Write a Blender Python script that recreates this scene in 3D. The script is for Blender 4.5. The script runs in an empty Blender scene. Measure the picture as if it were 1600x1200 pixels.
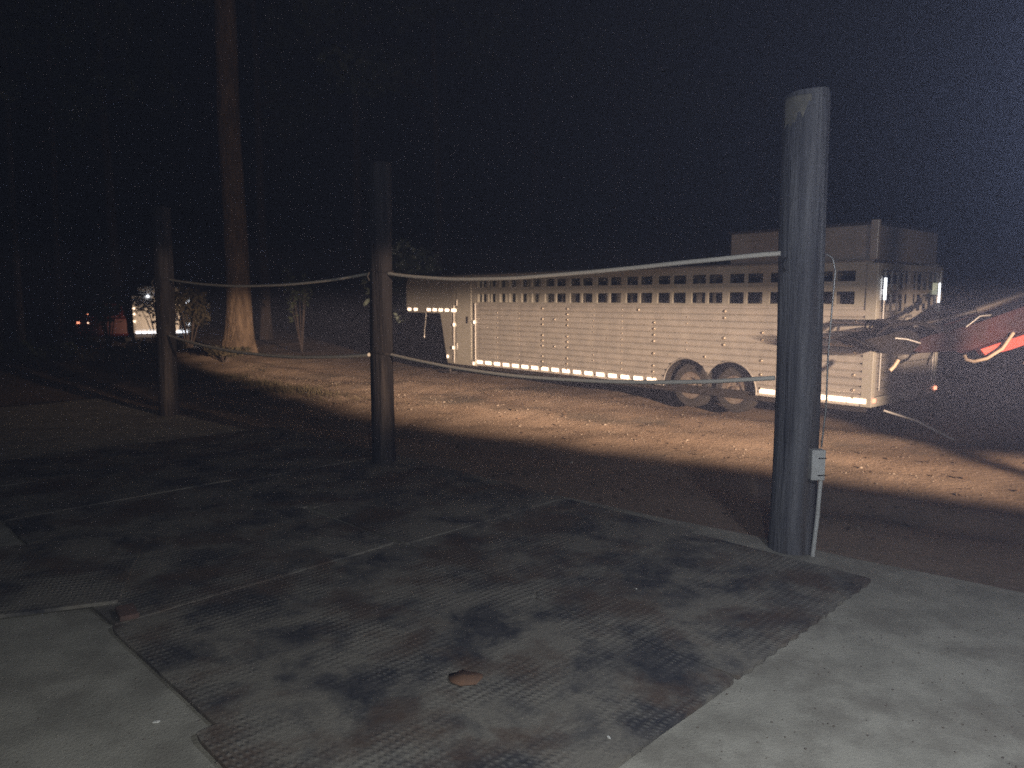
import bpy, bmesh, math, random
from mathutils import Vector, Matrix, noise
random.seed(7)
S = bpy.context.scene
COL = S.collection
PI = math.pi

# ------------------------------------------------------------------ camera
cam = bpy.data.objects.new('camera', bpy.data.cameras.new('camera'))
COL.objects.link(cam)
cam.location = (0, 0, 1.65)
cam.rotation_euler = (PI / 2 - math.atan(134 / 1155), 0, 0)
cam.data.sensor_width = 36
cam.data.lens = 1155 / 1600 * 36
cam.data.clip_end = 800
cam.data.clip_start = 0.05
cam.data.dof.use_dof = True
cam.data.dof.focus_distance = 2.6
cam.data.dof.aperture_fstop = 4.8
S.camera = cam

# ------------------------------------------------------------------ night sky
W = bpy.data.worlds.new("World")
S.world = W
W.use_nodes = True
wn = W.node_tree
sky = wn.nodes.new('ShaderNodeTexSky')
sky.sky_type = 'NISHITA'
sky.sun_disc = False
sky.sun_elevation = math.radians(-4)
sky.sun_rotation = math.radians(60)
tint = wn.nodes.new('ShaderNodeMix'); tint.data_type = 'RGBA'; tint.blend_type = 'MULTIPLY'
tint.inputs[0].default_value = 1; tint.inputs[7].default_value = (.45, .62, 1.0, 1)
wn.links.new(sky.outputs[0], tint.inputs[6])
wn.links.new(tint.outputs[2], wn.nodes['Background'].inputs[0])
wn.nodes['Background'].inputs[1].default_value = 0.012
S.view_settings.view_transform = 'Standard'
S.view_settings.look = 'None'
S.view_settings.exposure = 0.18
S.view_settings.gamma = 1
S.cycles.use_denoising = False
S.cycles.sample_clamp_indirect = .4
S.cycles.sample_clamp_direct = 2.0
S.cycles.volume_bounces = 0
S.cycles.max_bounces = 6
S.cycles.diffuse_bounces = 2
S.cycles.glossy_bounces = 3

# ------------------------------------------------------------------ lamps
def lamp(name, kind, loc, energy, color, size=0.05):
    l = bpy.data.lights.new(name, kind)
    l.energy = energy
    l.color = color
    l.shadow_soft_size = size
    o = bpy.data.objects.new(name, l)
    o.location = loc
    COL.objects.link(o)
    return o

def math_node(nt, op, a, b=None, clamp=False):
    n = nt.nodes.new('ShaderNodeMath')
    n.operation = op
    n.use_clamp = clamp
    for i, v in enumerate((a, b)):
        if v is None:
            continue
        if isinstance(v, (int, float)):
            n.inputs[i].default_value = v
        else:
            nt.links.new(v, n.inputs[i])
    return n.outputs[0]

def smooth(nt, x, a, b, lo=0.0, hi=1.0):
    n = nt.nodes.new('ShaderNodeMapRange')
    n.interpolation_type = 'SMOOTHSTEP'
    n.clamp = True
    nt.links.new(x, n.inputs[0])
    n.inputs[1].default_value = a
    n.inputs[2].default_value = b
    n.inputs[3].default_value = lo
    n.inputs[4].default_value = hi
    return n.outputs[0]

FLASH = lamp('phone_flash', 'POINT', (0.25, -.3, 1.75), 150, (.98, 1.0, 0.95), 0.03)
VEIL_FILL = lamp('yard_lamp', 'POINT', (1.75, 1.75, 2.15), 80, (0.84, 0.90, 1.0), 0.08)  # added unseen fill that lights the haze and the pad at the right

# headlight of the vehicle parked out to the right: a low beam with its cut-off
LX, LY, LZ = 5.6, 0.2, 1.68
HEAD = lamp('headlight_beam', 'POINT', (LX, LY, LZ), 1500.0, (1.0, 0.70, 0.47), 0.09)
HEAD.data.use_nodes = True
nt = HEAD.data.node_tree
em = nt.nodes['Emission']
tc = nt.nodes.new('ShaderNodeTexCoord')
sx = nt.nodes.new('ShaderNodeSeparateXYZ')
nt.links.new(tc.outputs['Normal'], sx.inputs[0])
X, Y, Z = sx.outputs
az = math_node(nt, 'MULTIPLY', math_node(nt, 'ARCTAN2', Y, math_node(nt, 'MULTIPLY', X, -1)), 180 / PI)  # degrees from -X towards +Y
el = math_node(nt, 'MULTIPLY', math_node(nt, 'ARCSINE', Z), 180 / PI)
near_edge = smooth(nt, az, 51.6, 55.2)
lobe = math_node(nt, 'MULTIPLY', smooth(nt, az, 85.2, 88), smooth(nt, az, 112, 100))
lobe = math_node(nt, 'MULTIPLY', lobe, math_node(nt, 'ADD', smooth(nt, el, -6.0, -4.5), smooth(nt, el, -12.3, -13.3)))
far_edge = math_node(nt, 'ADD', smooth(nt, az, 85.6, 82.8), math_node(nt, 'MULTIPLY', lobe, 2.2))
spill = smooth(nt, az, 30, 43.5, .0, .055)                              # spill beside the hot spot, reaching the left posts and ropes
spill = math_node(nt, 'MULTIPLY', spill, smooth(nt, az, 48.2, 46.6))
spill = math_node(nt, 'MULTIPLY', spill, smooth(nt, el, -8.5, -5.0))
spill = math_node(nt, 'MULTIPLY', spill, smooth(nt, el, 3.0, 1.7))
mr = nt.nodes.new('ShaderNodeMapRange'); nt.links.new(az, mr.inputs[0])
for i, q in enumerate((52, 77, -5.8, -15.0)): mr.inputs[i + 1].default_value = q
low_lim = mr.outputs[0]
above = math_node(nt, 'SUBTRACT', el, low_lim)
low = smooth(nt, above, -2.6, 2.3)
cut = smooth(nt, el, -1.6, 1.0, 1.0, 0.045)
dist = math_node(nt, 'POWER', 2.718, math_node(nt, 'MULTIPLY', math_node(nt, 'SUBTRACT', 83, az), .095))
dist = math_node(nt, 'MINIMUM', dist, 9.0)
v = math_node(nt, 'MULTIPLY', near_edge, far_edge)
v = math_node(nt, 'MULTIPLY', v, low)
v = math_node(nt, 'MULTIPLY', v, cut)
v = math_node(nt, 'ADD', v, spill)
v = math_node(nt, 'MULTIPLY', v, dist)
v = math_node(nt, 'MULTIPLY', v, 4.7)
nt.links.new(v, em.inputs['Strength'])

# ------------------------------------------------------------------ helpers
def tag(o, label=None, cat=None, group=None, kind=None):
    if label: o['label'] = label
    if cat: o['category'] = cat
    if group: o['group'] = group
    if kind: o['kind'] = kind
    return o

def empty(name, loc, label, cat, group=None, rz=0):
    o = bpy.data.objects.new(name, None)
    o.empty_display_size = 0.2
    o.location = loc
    o.rotation_euler = (0, 0, rz)
    COL.objects.link(o)
    return tag(o, label, cat, group)

class MB:
    def __init__(s):
        s.v = []; s.f = []; s.sm = []
    def add(s, vs, fs, smooth=False):
        n = len(s.v)
        s.v += [tuple(p) for p in vs]
        s.f += [tuple(i + n for i in f) for f in fs]
        s.sm += [smooth] * len(fs)
        return s
    def box(s, x0, x1, y0, y1, z0, z1, M=None):
        vs = [(x, y, z) for z in (z0, z1) for y in (y0, y1) for x in (x0, x1)]
        if M: vs = [M @ Vector(p) for p in vs]
        return s.add(vs, [(0, 2, 3, 1), (4, 5, 7, 6), (0, 1, 5, 4), (2, 6, 7, 3), (0, 4, 6, 2), (1, 3, 7, 5)])
    def tube(s, pts, r, n=10, cap=True, smooth=True):
        pts = [Vector(p) for p in pts]
        rs = r if isinstance(r, (list, tuple)) else [r] * len(pts)
        vs = []; fs = []
        prev = None
        for i, p in enumerate(pts):
            d = (pts[min(i + 1, len(pts) - 1)] - pts[max(i - 1, 0)]).normalized()
            if prev is None:
                a = Vector((0, 0, 1)) if abs(d.z) < .9 else Vector((1, 0, 0))
                u = d.cross(a).normalized()
            else:
                u = (prev - d * prev.dot(d)).normalized()
            prev = u
            w = d.cross(u)
            for k in range(n):
                t = 2 * PI * k / n
                vs.append(p + (u * math.cos(t) + w * math.sin(t)) * rs[i])
        for i in range(len(pts) - 1):
            for k in range(n):
                a = i * n + k; b = i * n + (k + 1) % n
                fs.append((a, b, b + n, a + n))
        s.add(vs, fs, smooth)
        if cap:
            s.add(vs[:n], [tuple(reversed(range(n)))]); s.add(vs[-n:], [tuple(range(n))])
        return s
    def prism(s, poly, y0, y1):          # polygon in xz extruded along y
        n = len(poly)
        vs = [(x, y0, z) for x, z in poly] + [(x, y1, z) for x, z in poly]
        fs = [tuple(range(n)), tuple(reversed(range(n, 2 * n)))]
        fs += [(i, i + n, (i + 1) % n + n, (i + 1) % n) for i in range(n)]
        return s.add(vs, fs)
    def ring(s, c, r0, r1, y0, y1, n=28):   # annulus with axis y
        vs = []
        for (r, y) in ((r0, y0), (r1, y0), (r1, y1), (r0, y1)):
            for k in range(n):
                t = 2 * PI * k / n
                vs.append((c[0] + r * math.cos(t), c[1] + y, c[2] + r * math.sin(t)))
        fs = []
        for q in range(4):
            for k in range(n):
                a = q * n + k; b = q * n + (k + 1) % n
                c2 = ((q + 1) % 4) * n + (k + 1) % n; d = ((q + 1) % 4) * n + k
                fs.append((a, b, c2, d))
        return s.add(vs, fs)
    def disc(s, c, r, y0, y1, n=24):
        vs = [(c[0] + r * math.cos(2 * PI * k / n), c[1] + y, c[2] + r * math.sin(2 * PI * k / n)) for y in (y0, y1) for k in range(n)]
        fs = [tuple(range(n)), tuple(reversed(range(n, 2 * n)))] + [(k, k + n, (k + 1) % n + n, (k + 1) % n) for k in range(n)]
        return s.add(vs, fs)
    def build(s, name, mat, parent=None, bevel=0, label=None):
        me = bpy.data.meshes.new(name)
        me.from_pydata(s.v, [], s.f)
        me.polygons.foreach_set('use_smooth', s.sm)
        bm = bmesh.new(); bm.from_mesh(me)
        bmesh.ops.recalc_face_normals(bm, faces=bm.faces)
        bm.to_mesh(me); bm.free()
        me.materials.append(mat)
        o = bpy.data.objects.new(name, me)
        COL.objects.link(o)
        if parent: o.parent = parent
        if label: o['label'] = label
        if bevel:
            m = o.modifiers.new('bevel', 'BEVEL'); m.width = bevel; m.segments = 2; m.limit_method = 'ANGLE'
        return o

def copy_tree(o, parent=None):
    c = o.copy(); COL.objects.link(c); c.parent = parent
    for ch in [q for q in bpy.data.objects if q.parent == o]:
        copy_tree(ch, c)
    return c

# ------------------------------------------------------------------ materials
def mat(name, col=(.5, .5, .5), rough=.7, metal=0, col2=None, scale=5, detail=6, bump=0, bscale=40, bdist=.01,
        emit=None, estr=0, stretch=None, ramp=(.35, .65), col3=None, scale3=1.2, ramp3=(.5, .7), spec=None, rvar=0):
    m = bpy.data.materials.new(name)
    m.use_nodes = True
    t = m.node_tree
    p = t.nodes['Principled BSDF']
    p.inputs['Base Color'].default_value = (*col, 1)
    p.inputs['Roughness'].default_value = rough
    p.inputs['Metallic'].default_value = metal
    if spec is not None: p.inputs['Specular IOR Level'].default_value = spec
    tcn = t.nodes.new('ShaderNodeTexCoord')
    mp = t.nodes.new('ShaderNodeMapping')
    t.links.new(tcn.outputs['Object'], mp.inputs[0])
    if stretch: mp.inputs['Scale'].default_value = stretch
    def nz(sc, det=detail):
        n = t.nodes.new('ShaderNodeTexNoise')
        n.inputs['Scale'].default_value = sc; n.inputs['Detail'].default_value = det; n.inputs['Roughness'].default_value = .62
        t.links.new(mp.outputs[0], n.inputs['Vector'])
        return n.outputs['Fac']
    def mr(x, a, b, lo=0, hi=1):
        n = t.nodes.new('ShaderNodeMapRange')
        t.links.new(x, n.inputs[0])
        for i, q in enumerate((a, b, lo, hi)): n.inputs[i + 1].default_value = q
        return n.outputs[0]
    def mix(fac, a, b):
        n = t.nodes.new('ShaderNodeMix'); n.data_type = 'RGBA'
        t.links.new(fac, n.inputs[0])
        for q, sck in ((a, n.inputs[6]), (b, n.inputs[7])):
            if isinstance(q, tuple): sck.default_value = (*q, 1)
            else: t.links.new(q, sck)
        return n.outputs[2]
    c = None
    if col2:
        c = mix(mr(nz(scale), *ramp), col, col2)
    if col3:
        c = mix(mr(nz(scale3), *ramp3), c if c is not None else col, col3)
    if c is not None: t.links.new(c, p.inputs['Base Color'])
    if rvar:
        t.links.new(mr(nz(scale * 1.7), .3, .7, rough - rvar, rough + rvar), p.inputs['Roughness'])
    if bump:
        b = t.nodes.new('ShaderNodeBump')
        b.inputs['Strength'].default_value = bump; b.inputs['Distance'].default_value = bdist
        t.links.new(nz(bscale), b.inputs['Height'])
        t.links.new(b.outputs[0], p.inputs['Normal'])
    if emit:
        m.cycles.emission_sampling = 'NONE'
        p.inputs['Emission Color'].default_value = (*emit, 1); p.inputs['Emission Strength'].default_value = estr
    return m

M = {}
M['dirt'] = mat('dirt', (.265, .200, .155), 1.0, 0, (.36, .28, .222), .7, bump=.6, bscale=18, bdist=.02, spec=.1, col3=(.17, .145, .122), scale3=.55, ramp3=(.52, .66))
M['concrete'] = mat('concrete', (.43, .41, .35), .95, 0, (.31, .295, .25), 3.4, detail=14, bump=.8, bscale=70, bdist=.006, col3=(.24, .215, .18), scale3=1.7, ramp3=(.50, .75), ramp=(.4, .6))
M['alum'] = mat('aluminium', (.60, .575, .54), .36, .35, (.48, .465, .44), 4,  bump=.12, bscale=9, bdist=.01, rvar=.08)
M['alum_smooth'] = mat('aluminium_sheet', (.54, .53, .48), .45, .3, (.47, .46, .41), 1.5, bump=.2, bscale=2.2, bdist=.02)
M['alum_dark'] = mat('aluminium_dull', (.42, .40, .38), .55, .4, (.34, .33, .31), 3, bump=.15, bscale=8)
M['rubber'] = mat('tyre_rubber', (.025, .024, .025), .85, 0, (.05, .045, .04), 8)
M['rim'] = mat('rim_steel', (.42, .38, .34), .45, .5, (.22, .17, .14), 14, bump=.2, bscale=30)
M['dark_metal'] = mat('dark_steel', (.045, .045, .05), .55, .5, (.07, .06, .05), 6)
M['rivet'] = mat('rivet_metal', (1.0, .90, .74), .34, 1.0)
M['steel'] = mat('bare_steel', (.4, .4, .4), .4, .8)
M['rope'] = mat('rope', (.86, .81, .73), .85, 0, (.70, .65, .57), 120, bump=.8, bscale=220, bdist=.004)
M['pvc'] = mat('pvc', (.62, .63, .62), .5, 0, (.5, .5, .48), 7)
M['white'] = mat('white_paint', (.80, .78, .74), .45, 0, (.72, .70, .66), 3)
M['red'] = mat('red_paint', (.50, .09, .07), .4, 0, (.38, .07, .055), 5)
M['dark_red'] = mat('dark_red_paint', (.12, .02, .02), .35)
M['glass'] = mat('dark_glass', (.02, .022, .025), .08)
M['marker'] = mat('marker_lamp', (.8, .75, .7), .4, emit=(1.0, .72, .50), estr=5.5)  # emission, also for light thrown back by tape, reflectors and seams
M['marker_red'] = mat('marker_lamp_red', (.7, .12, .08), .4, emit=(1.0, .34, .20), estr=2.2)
M['lamp_white'] = mat('lamp_white', (.8, .8, .8), .4, emit=(.88, .92, 1.0), estr=5)
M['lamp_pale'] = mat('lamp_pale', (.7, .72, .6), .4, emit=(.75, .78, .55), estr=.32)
M['bark'] = mat('bark', (.17, .125, .09), 1.0, 0, (.075, .055, .04), 7, bump=1.0, bscale=11, bdist=.12, spec=.1, stretch=(1, 1, .22))
M['bark_dark'] = mat('bark_dark', (.07, .052, .045), 1.0, 0, (.04, .032, .028), 6, bump=.8, bscale=9, bdist=.04, stretch=(1, 1, .22))
M['leaf'] = mat('leaf', (.03, .048, .02), .7, 0, (.055, .065, .03), 1.5)
M['leaf_olive'] = mat('leaf_olive', (.030, .026, .014), .95, 0, (.05, .04, .022), 2.5)
M['leaf_blue'] = mat('leaf_blue', (.10, .14, .11), .6, 0, (.14, .17, .14), 1.5)
M['brick'] = mat('brick', (.20, .12, .10), .95, 0, (.13, .09, .075), 20, bump=.5, bscale=80)
M['stone'] = mat('stone', (.17, .14, .118), .9, 0, (.22, .19, .16), 20)
M['paper'] = mat('paper', (.75, .74, .7), .8)
M['dry_leaf'] = mat('dry_leaf', (.27, .15, .09), .9, 0, (.2, .12, .08), 30)
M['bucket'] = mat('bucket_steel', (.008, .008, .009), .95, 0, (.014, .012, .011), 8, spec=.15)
M['arm_red'] = mat('arm_red', (.035, .007, .007), .7, 0, (.02, .006, .006), 5, spec=.2)  # shade on the upper arm put into a darker red
M['litter'] = mat('leaf_litter', (.13, .085, .055), .95, 0, (.06, .042, .03), 3)
M['hose'] = mat('hose', (.45, .36, .27), .5)
M['wood_pale'] = mat('end_grain', (.20, .185, .15), .9, 0, (.11, .105, .095), 9, bump=.5, bscale=40)

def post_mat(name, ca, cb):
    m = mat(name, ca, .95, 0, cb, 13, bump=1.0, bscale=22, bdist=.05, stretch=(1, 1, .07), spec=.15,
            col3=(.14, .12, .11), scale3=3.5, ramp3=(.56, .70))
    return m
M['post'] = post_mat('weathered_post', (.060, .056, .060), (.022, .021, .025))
M['post_grey'] = post_mat('greyed_post', (.20, .20, .215), (.075, .075, .085))  # paler copy for the near post, the hazy veil put into its grey

def mat_rubber():
    """rubber stall mat: rows of raised ribs, dusted with dried mud"""
    m = bpy.data.materials.new('stall_mat_rubber'); m.use_nodes = True
    t = m.node_tree; p = t.nodes['Principled BSDF']
    p.inputs['Roughness'].default_value = .8
    g = t.nodes.new('ShaderNodeNewGeometry')
    tcn = t.nodes.new('ShaderNodeTexCoord')
    def nz(vec, sc, det=6, dist=0):
        n = t.nodes.new('ShaderNodeTexNoise'); n.inputs['Scale'].default_value = sc; n.inputs['Detail'].default_value = det
        n.inputs['Roughness'].default_value = .65; n.inputs['Distortion'].default_value = dist
        t.links.new(vec, n.inputs['Vector']); return n.outputs['Fac']
    def mr(x, a, b, lo=0, hi=1):
        n = t.nodes.new('ShaderNodeMapRange'); t.links.new(x, n.inputs[0])
        for i, q in enumerate((a, b, lo, hi)): n.inputs[i + 1].default_value = q
        return n.outputs[0]
    def mix(fac, a, b):
        n = t.nodes.new('ShaderNodeMix'); n.data_type = 'RGBA'; t.links.new(fac, n.inputs[0])
        for q, s in ((a, n.inputs[6]), (b, n.inputs[7])):
            if isinstance(q, tuple): s.default_value = (*q, 1)
            else: t.links.new(q, s)
        return n.outputs[2]
    P = g.outputs['Position']
    base = mix(mr(nz(P, 14, 12), .38, .62), (.045, .047, .056), (.095, .092, .094))
    dust = mr(nz(P, 2.4, 14, .25), .40, .56)
    c = mix(dust, base, (.26, .24, .205))
    brown = mr(nz(P, 1.5, 9, .2), .49, .60)
    sc = t.nodes.new('ShaderNodeMath'); sc.operation = 'MULTIPLY'; t.links.new(brown, sc.inputs[0]); sc.inputs[1].default_value = .8
    c = mix(sc.outputs[0], c, (.12, .080, .060))
    # ribs: dust lies between the raised buttons
    mp = t.nodes.new('ShaderNodeMapping'); t.links.new(tcn.outputs['Object'], mp.inputs[0])
    def wave(direction, sc):
        w = t.nodes.new('ShaderNodeTexWave'); w.wave_type = 'BANDS'; w.bands_direction = direction
        w.inputs['Scale'].default_value = sc; w.inputs['Distortion'].default_value = 2.2; w.inputs['Detail'].default_value = 3; w.inputs['Detail Scale'].default_value = 2.0
        t.links.new(mp.outputs[0], w.inputs['Vector']); return w.outputs['Fac']
    a = wave('X', 12.0); b = wave('Y', 7.5)
    mu = t.nodes.new('ShaderNodeMath'); mu.operation = 'MULTIPLY'; t.links.new(a, mu.inputs[0]); t.links.new(b, mu.inputs[1])
    worn = mr(nz(P, 1.6, 3), .42, .58)
    mw = t.nodes.new('ShaderNodeMath'); mw.operation = 'MULTIPLY'; t.links.new(mu.outputs[0], mw.inputs[0]); t.links.new(worn, mw.inputs[1])
    m2 = t.nodes.new('ShaderNodeMath'); m2.operation = 'MULTIPLY'; t.links.new(mw.outputs[0], m2.inputs[0]); m2.inputs[1].default_value = .6
    c = mix(m2.outputs[0], c, (.23, .22, .20))
    t.links.new(c, p.inputs['Base Color'])
    h = t.nodes.new('ShaderNodeMath'); h.operation = 'ADD'; t.links.new(mw.outputs[0], h.inputs[0]); t.links.new(nz(P, 50), h.inputs[1])
    bp = t.nodes.new('ShaderNodeBump'); bp.inputs['Strength'].default_value = .7; bp.inputs['Distance'].default_value = .008
    t.links.new(h.outputs[0], bp.inputs['Height']); t.links.new(bp.outputs[0], p.inputs['Normal'])
    t.links.new(mr(nz(P, 4), .3, .7, .7, 1.0), p.inputs['Roughness']); p.inputs['Specular IOR Level'].default_value = .25
    return m
M['mat'] = mat_rubber()

# ------------------------------------------------------------------ ground
# slab axes: E1 runs along the row of posts (to the left and away), E2 across it (away from the camera)
P1 = Vector((1.84, 4.69)); P3 = Vector((-4.86, 10.31))
E1 = (P3 - P1).normalized(); E2 = Vector((-E1.y, E1.x)) * -1
if E2.y < 0: E2 = -E2

def ground_z(x, y):
    d = Vector((x, y)) - P1
    e = d.dot(E2)                                   # beyond the post line
    z = -.045
    k = min(1, max(0, (e - .1) / .8))
    n = noise.noise(Vector((x * .45, y * .45, 0))) * .03 + noise.noise(Vector((x * 1.5, y * 1.5, 3))) * .018 + noise.noise(Vector((x * 4.5, y * 4.5, 5))) * .012
    a = d.dot(E1)                                   # wheel ruts along the drive
    for c, wd, dp in ((1.25, .22, -.05), (2.0, .25, -.045), (1.62, .2, .05), (3.4, .3, -.04), (4.4, .28, -.045), (5.6, .3, -.045), (5.0, .3, .03)):
        q = e - c - .25 * math.sin(a * .35 + c)
        n += dp * math.exp(-(q / wd) ** 2) * (0.6 + .8 * noise.noise(Vector((a * .7, c, 0))))
    z += n * k
    # raised bank with the big tree
    q = math.exp(-(((x + 8.8) / 3.2) ** 2 + ((y - 19.2) / 2.6) ** 2))
    z += .28 * q
    return z

def axis(a0, a1, fine0, fine1, fs, cs):
    r = []; x = a0
    while x < a1:
        r.append(x)
        x += fs if fine0 <= x < fine1 else min(cs, max(fs, .12 * min(abs(x - fine0), abs(x - fine1)) + fs))
    r.append(a1); return r
gx = axis(-320, 320, -14, 9, .13, 40); gy = axis(-60, 420, 2, 22, .13, 40)
g = MB()
vs = [(x, y, ground_z(x, y)) for y in gy for x in gx]
nx = len(gx)
g.add(vs, [(j * nx + i, j * nx + i + 1, (j + 1) * nx + i + 1, (j + 1) * nx + i) for j in range(len(gy) - 1) for i in range(nx - 1)], True)
tag(g.build('ground', M['dirt']), kind='structure')

def slab_pt(a, e, z=0):
    p = P1 + E1 * a + E2 * e
    return (p.x, p.y, z)

# concrete pad with a slightly broken far edge
g = MB()
n = 90; top = []; e0 = .15
for i in range(n + 1):
    a = -9 + 20.5 * i / n
    top.append((a, e0 + .03 * noise.noise(Vector((a * 1.3, 0, 0))) + .015 * noise.noise(Vector((a * 6, 2, 0)))))
vs = []
for a, e in top:
    vs += [slab_pt(a, -10, -.2), slab_pt(a, -10, 0), slab_pt(a, e - .015, 0), slab_pt(a, e, -.012), slab_pt(a, e + .005, -.2)]
fs = []
for i in range(n):
    for k in range(4):
        fs.append((i * 5 + k, i * 5 + k + 1, i * 5 + k + 6, i * 5 + k + 5))
g.add(vs, fs)
tag(g.build('concrete_pad', M['concrete']), kind='structure')

# ------------------------------------------------------------------ rubber mats
D1 = Vector((1.26, 1.26)).normalized()      # long side of the mats
D2 = Vector((-.77, .70)).normalized()       # short side, towards the left
def stall_mat(origin, L, Wd, rot, z, label, wavy=False, curl=.0):
    """origin: near right corner; L along D1, Wd along D2"""
    o = empty_mesh = None
    g = MB()
    nu, nv = 72, 20; th = .017
    ang = math.atan2(D1.y, D1.x) + rot
    pts = []
    for j in range(nv + 1):
        for i in range(nu + 1):
            u = L * i / nu; v = Wd * j / nv
            uu = min(u, L - u); vv = min(v, Wd - v)
            if uu < .03 and vv < .03:                  # rounded corners
                cu = .03 if u < L / 2 else L - .03; cv = .03 if v < Wd / 2 else Wd - .03
                q = Vector((u - cu, v - cv)); q = q.normalized() * .03 if q.length > .03 else q
                u, v = cu + q.x, cv + q.y
            jv = .006 * noise.noise(Vector((u * 3 + origin[0] * 9, v * 3, origin[1])))
            v += jv; u += jv
            if wavy and j == 0: v += .015 * abs(math.sin(u * PI / .115)) - .012
            zz = z + .004 * noise.noise(Vector((u * 1.6 + origin[0], v * 1.6, 4)))
            if uu < .05 and vv < .3: zz += curl
            pts.append((u, v, zz))
    n = (nu + 1)
    N = len(pts)
    vs = [(p[0], p[1], p[2] + th) for p in pts] + [(p[0], p[1], p[2] - .001) for p in pts]
    fs = [(j * n + i, j * n + i + 1, (j + 1) * n + i + 1, (j + 1) * n + i) for j in range(nv) for i in range(nu)]
    rim = [i for i in range(nu)] + [j * n + nu for j in range(nv)] + [nv * n + i for i in range(nu, 0, -1)] + [j * n for j in range(nv, 0, -1)]
    for a, b in zip(rim, rim[1:] + rim[:1]): fs.append((a, b, b + N, a + N))
    g.add(vs, fs)
    o = g.build('rubber_mat', M['mat'])
    o.location = (origin[0], origin[1], 0)
    o.rotation_euler = (0, 0, ang)
    return tag(o, label, 'rubber mat', 'rubber mats on the concrete pad')

B0 = Vector((.97, 3.03))     # right far corner of the front mat
A0 = Vector((-1.14, 2.61))
grid = [
 # near-right corner, length, width, rot, z, label, wavy
 (B0 - D1 * 1.83, 1.83, 1.24, 0.0, .0055, 'nearest black rubber mat with raised ribs and a dry orange leaf on it', False),
 (B0 + D1 * .012, 1.60, 1.21, 0.0, .003, 'black rubber mat with a scalloped edge in front of the tall near post', True),
 (Vector((-1.115, 2.655)), 1.80, 1.25, .01, .003, 'dusty brown rubber mat left of the front one, cracked dark strip along its left end', False),
 (Vector((.155, 3.935)), 1.60, 1.20, .0, .003, 'dusty rubber mat along the curb between the near and middle posts', False),
 (Vector((-2.005, 3.555)), 1.76, 1.22, .02, .003, 'dark wet rubber mat at the left beside the brick piece', False),
 (Vector((-.705, 4.795)), 1.62, 1.20, .0, .003, 'brown stained rubber mat with its corner near the foot of the middle post', False),
 (Vector((-2.88, 4.43)), 1.80, 1.22, .0, .003, 'dark rubber mat at the left picture edge behind the wet one', False),
 (Vector((-1.56, 5.655)), 1.62, 1.20, -.01, .003, 'dark rubber mat directly left of the middle post', False),
 (Vector((-3.75, 5.305)), 1.80, 1.20, .015, .003, 'unlit rubber mat in the front row, fourth to the left of the nearest mat', False),
 (Vector((-2.42, 6.515)), 1.60, 1.20, .01, .003, 'unlit rubber mat in the post row, second to the left of the middle post', False),
 (Vector((-4.62, 6.17)), 1.80, 1.20, -.01, .003, 'unlit rubber mat farthest left in the front row', False),
 (Vector((-3.28, 7.375)), 1.60, 1.18, .0, .003, 'unlit rubber mat in front of the far post', False),
]
grid.append((Vector((-3.84, 3.20)), 1.83, 1.22, -.447, .022, 'dark rubber mat laid askew over the others at the left picture edge', False))
for (o, L, Wd, r, z, lab, wv) in grid:
    stall_mat(o, L, Wd, r, z, lab, wv)

# ------------------------------------------------------------------ posts and ropes
def wood_post(x, y, h, r, lean, label, cap=True):
    o = empty('wooden_post', (x, y, 0), label, 'wooden post', 'wooden posts of the tie rail')
    g = MB(); n = 40; rows = 60
    sd = x * 3.1
    vs = []; fs = []
    for j in range(rows + 1):
        z = -.05 + (h + .05) * j / rows
        for k in range(n):
            t = 2 * PI * k / n
            rr = r * (1 + .035 * noise.noise(Vector((math.cos(t) * 1.2, math.sin(t) * 1.2, z * .7 + sd))) + .03 * noise.noise(Vector((math.cos(t) * 7, math.sin(t) * 7, z * .8 + sd))) - .05 * max(0, noise.noise(Vector((math.cos(t) * 11, math.sin(t) * 11, z * .5 + sd))) - .25))
            rr *= 1 + .05 * max(0, 1 - z / .5) - .02 * z / h
            if z > h - .03: rr *= .97
            zz = z + (.02 * math.cos(t + 1) + .01 * noise.noise(Vector((t, sd, 0))) if j == rows else 0)
            vs.append((rr * math.cos(t) + lean * z + .006 * math.sin(z * 2 + sd), rr * math.sin(t), zz))
    for j in range(rows):
        for k in range(n):
            a = j * n + k; b = j * n + (k + 1) % n
            fs.append((a, b, b + n, a + n))
    g.add(vs, fs, True)
    g.add(vs[-n:], [tuple(range(n))])
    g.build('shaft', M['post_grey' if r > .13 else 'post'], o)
    return o
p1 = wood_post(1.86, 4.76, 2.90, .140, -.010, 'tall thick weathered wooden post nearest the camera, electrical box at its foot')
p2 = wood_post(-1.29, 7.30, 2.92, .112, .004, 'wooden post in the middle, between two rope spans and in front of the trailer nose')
p3 = wood_post(-4.88, 10.42, 2.88, .128, .01, 'farthest wooden post, nearly black, in front of the far white trailer')

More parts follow.
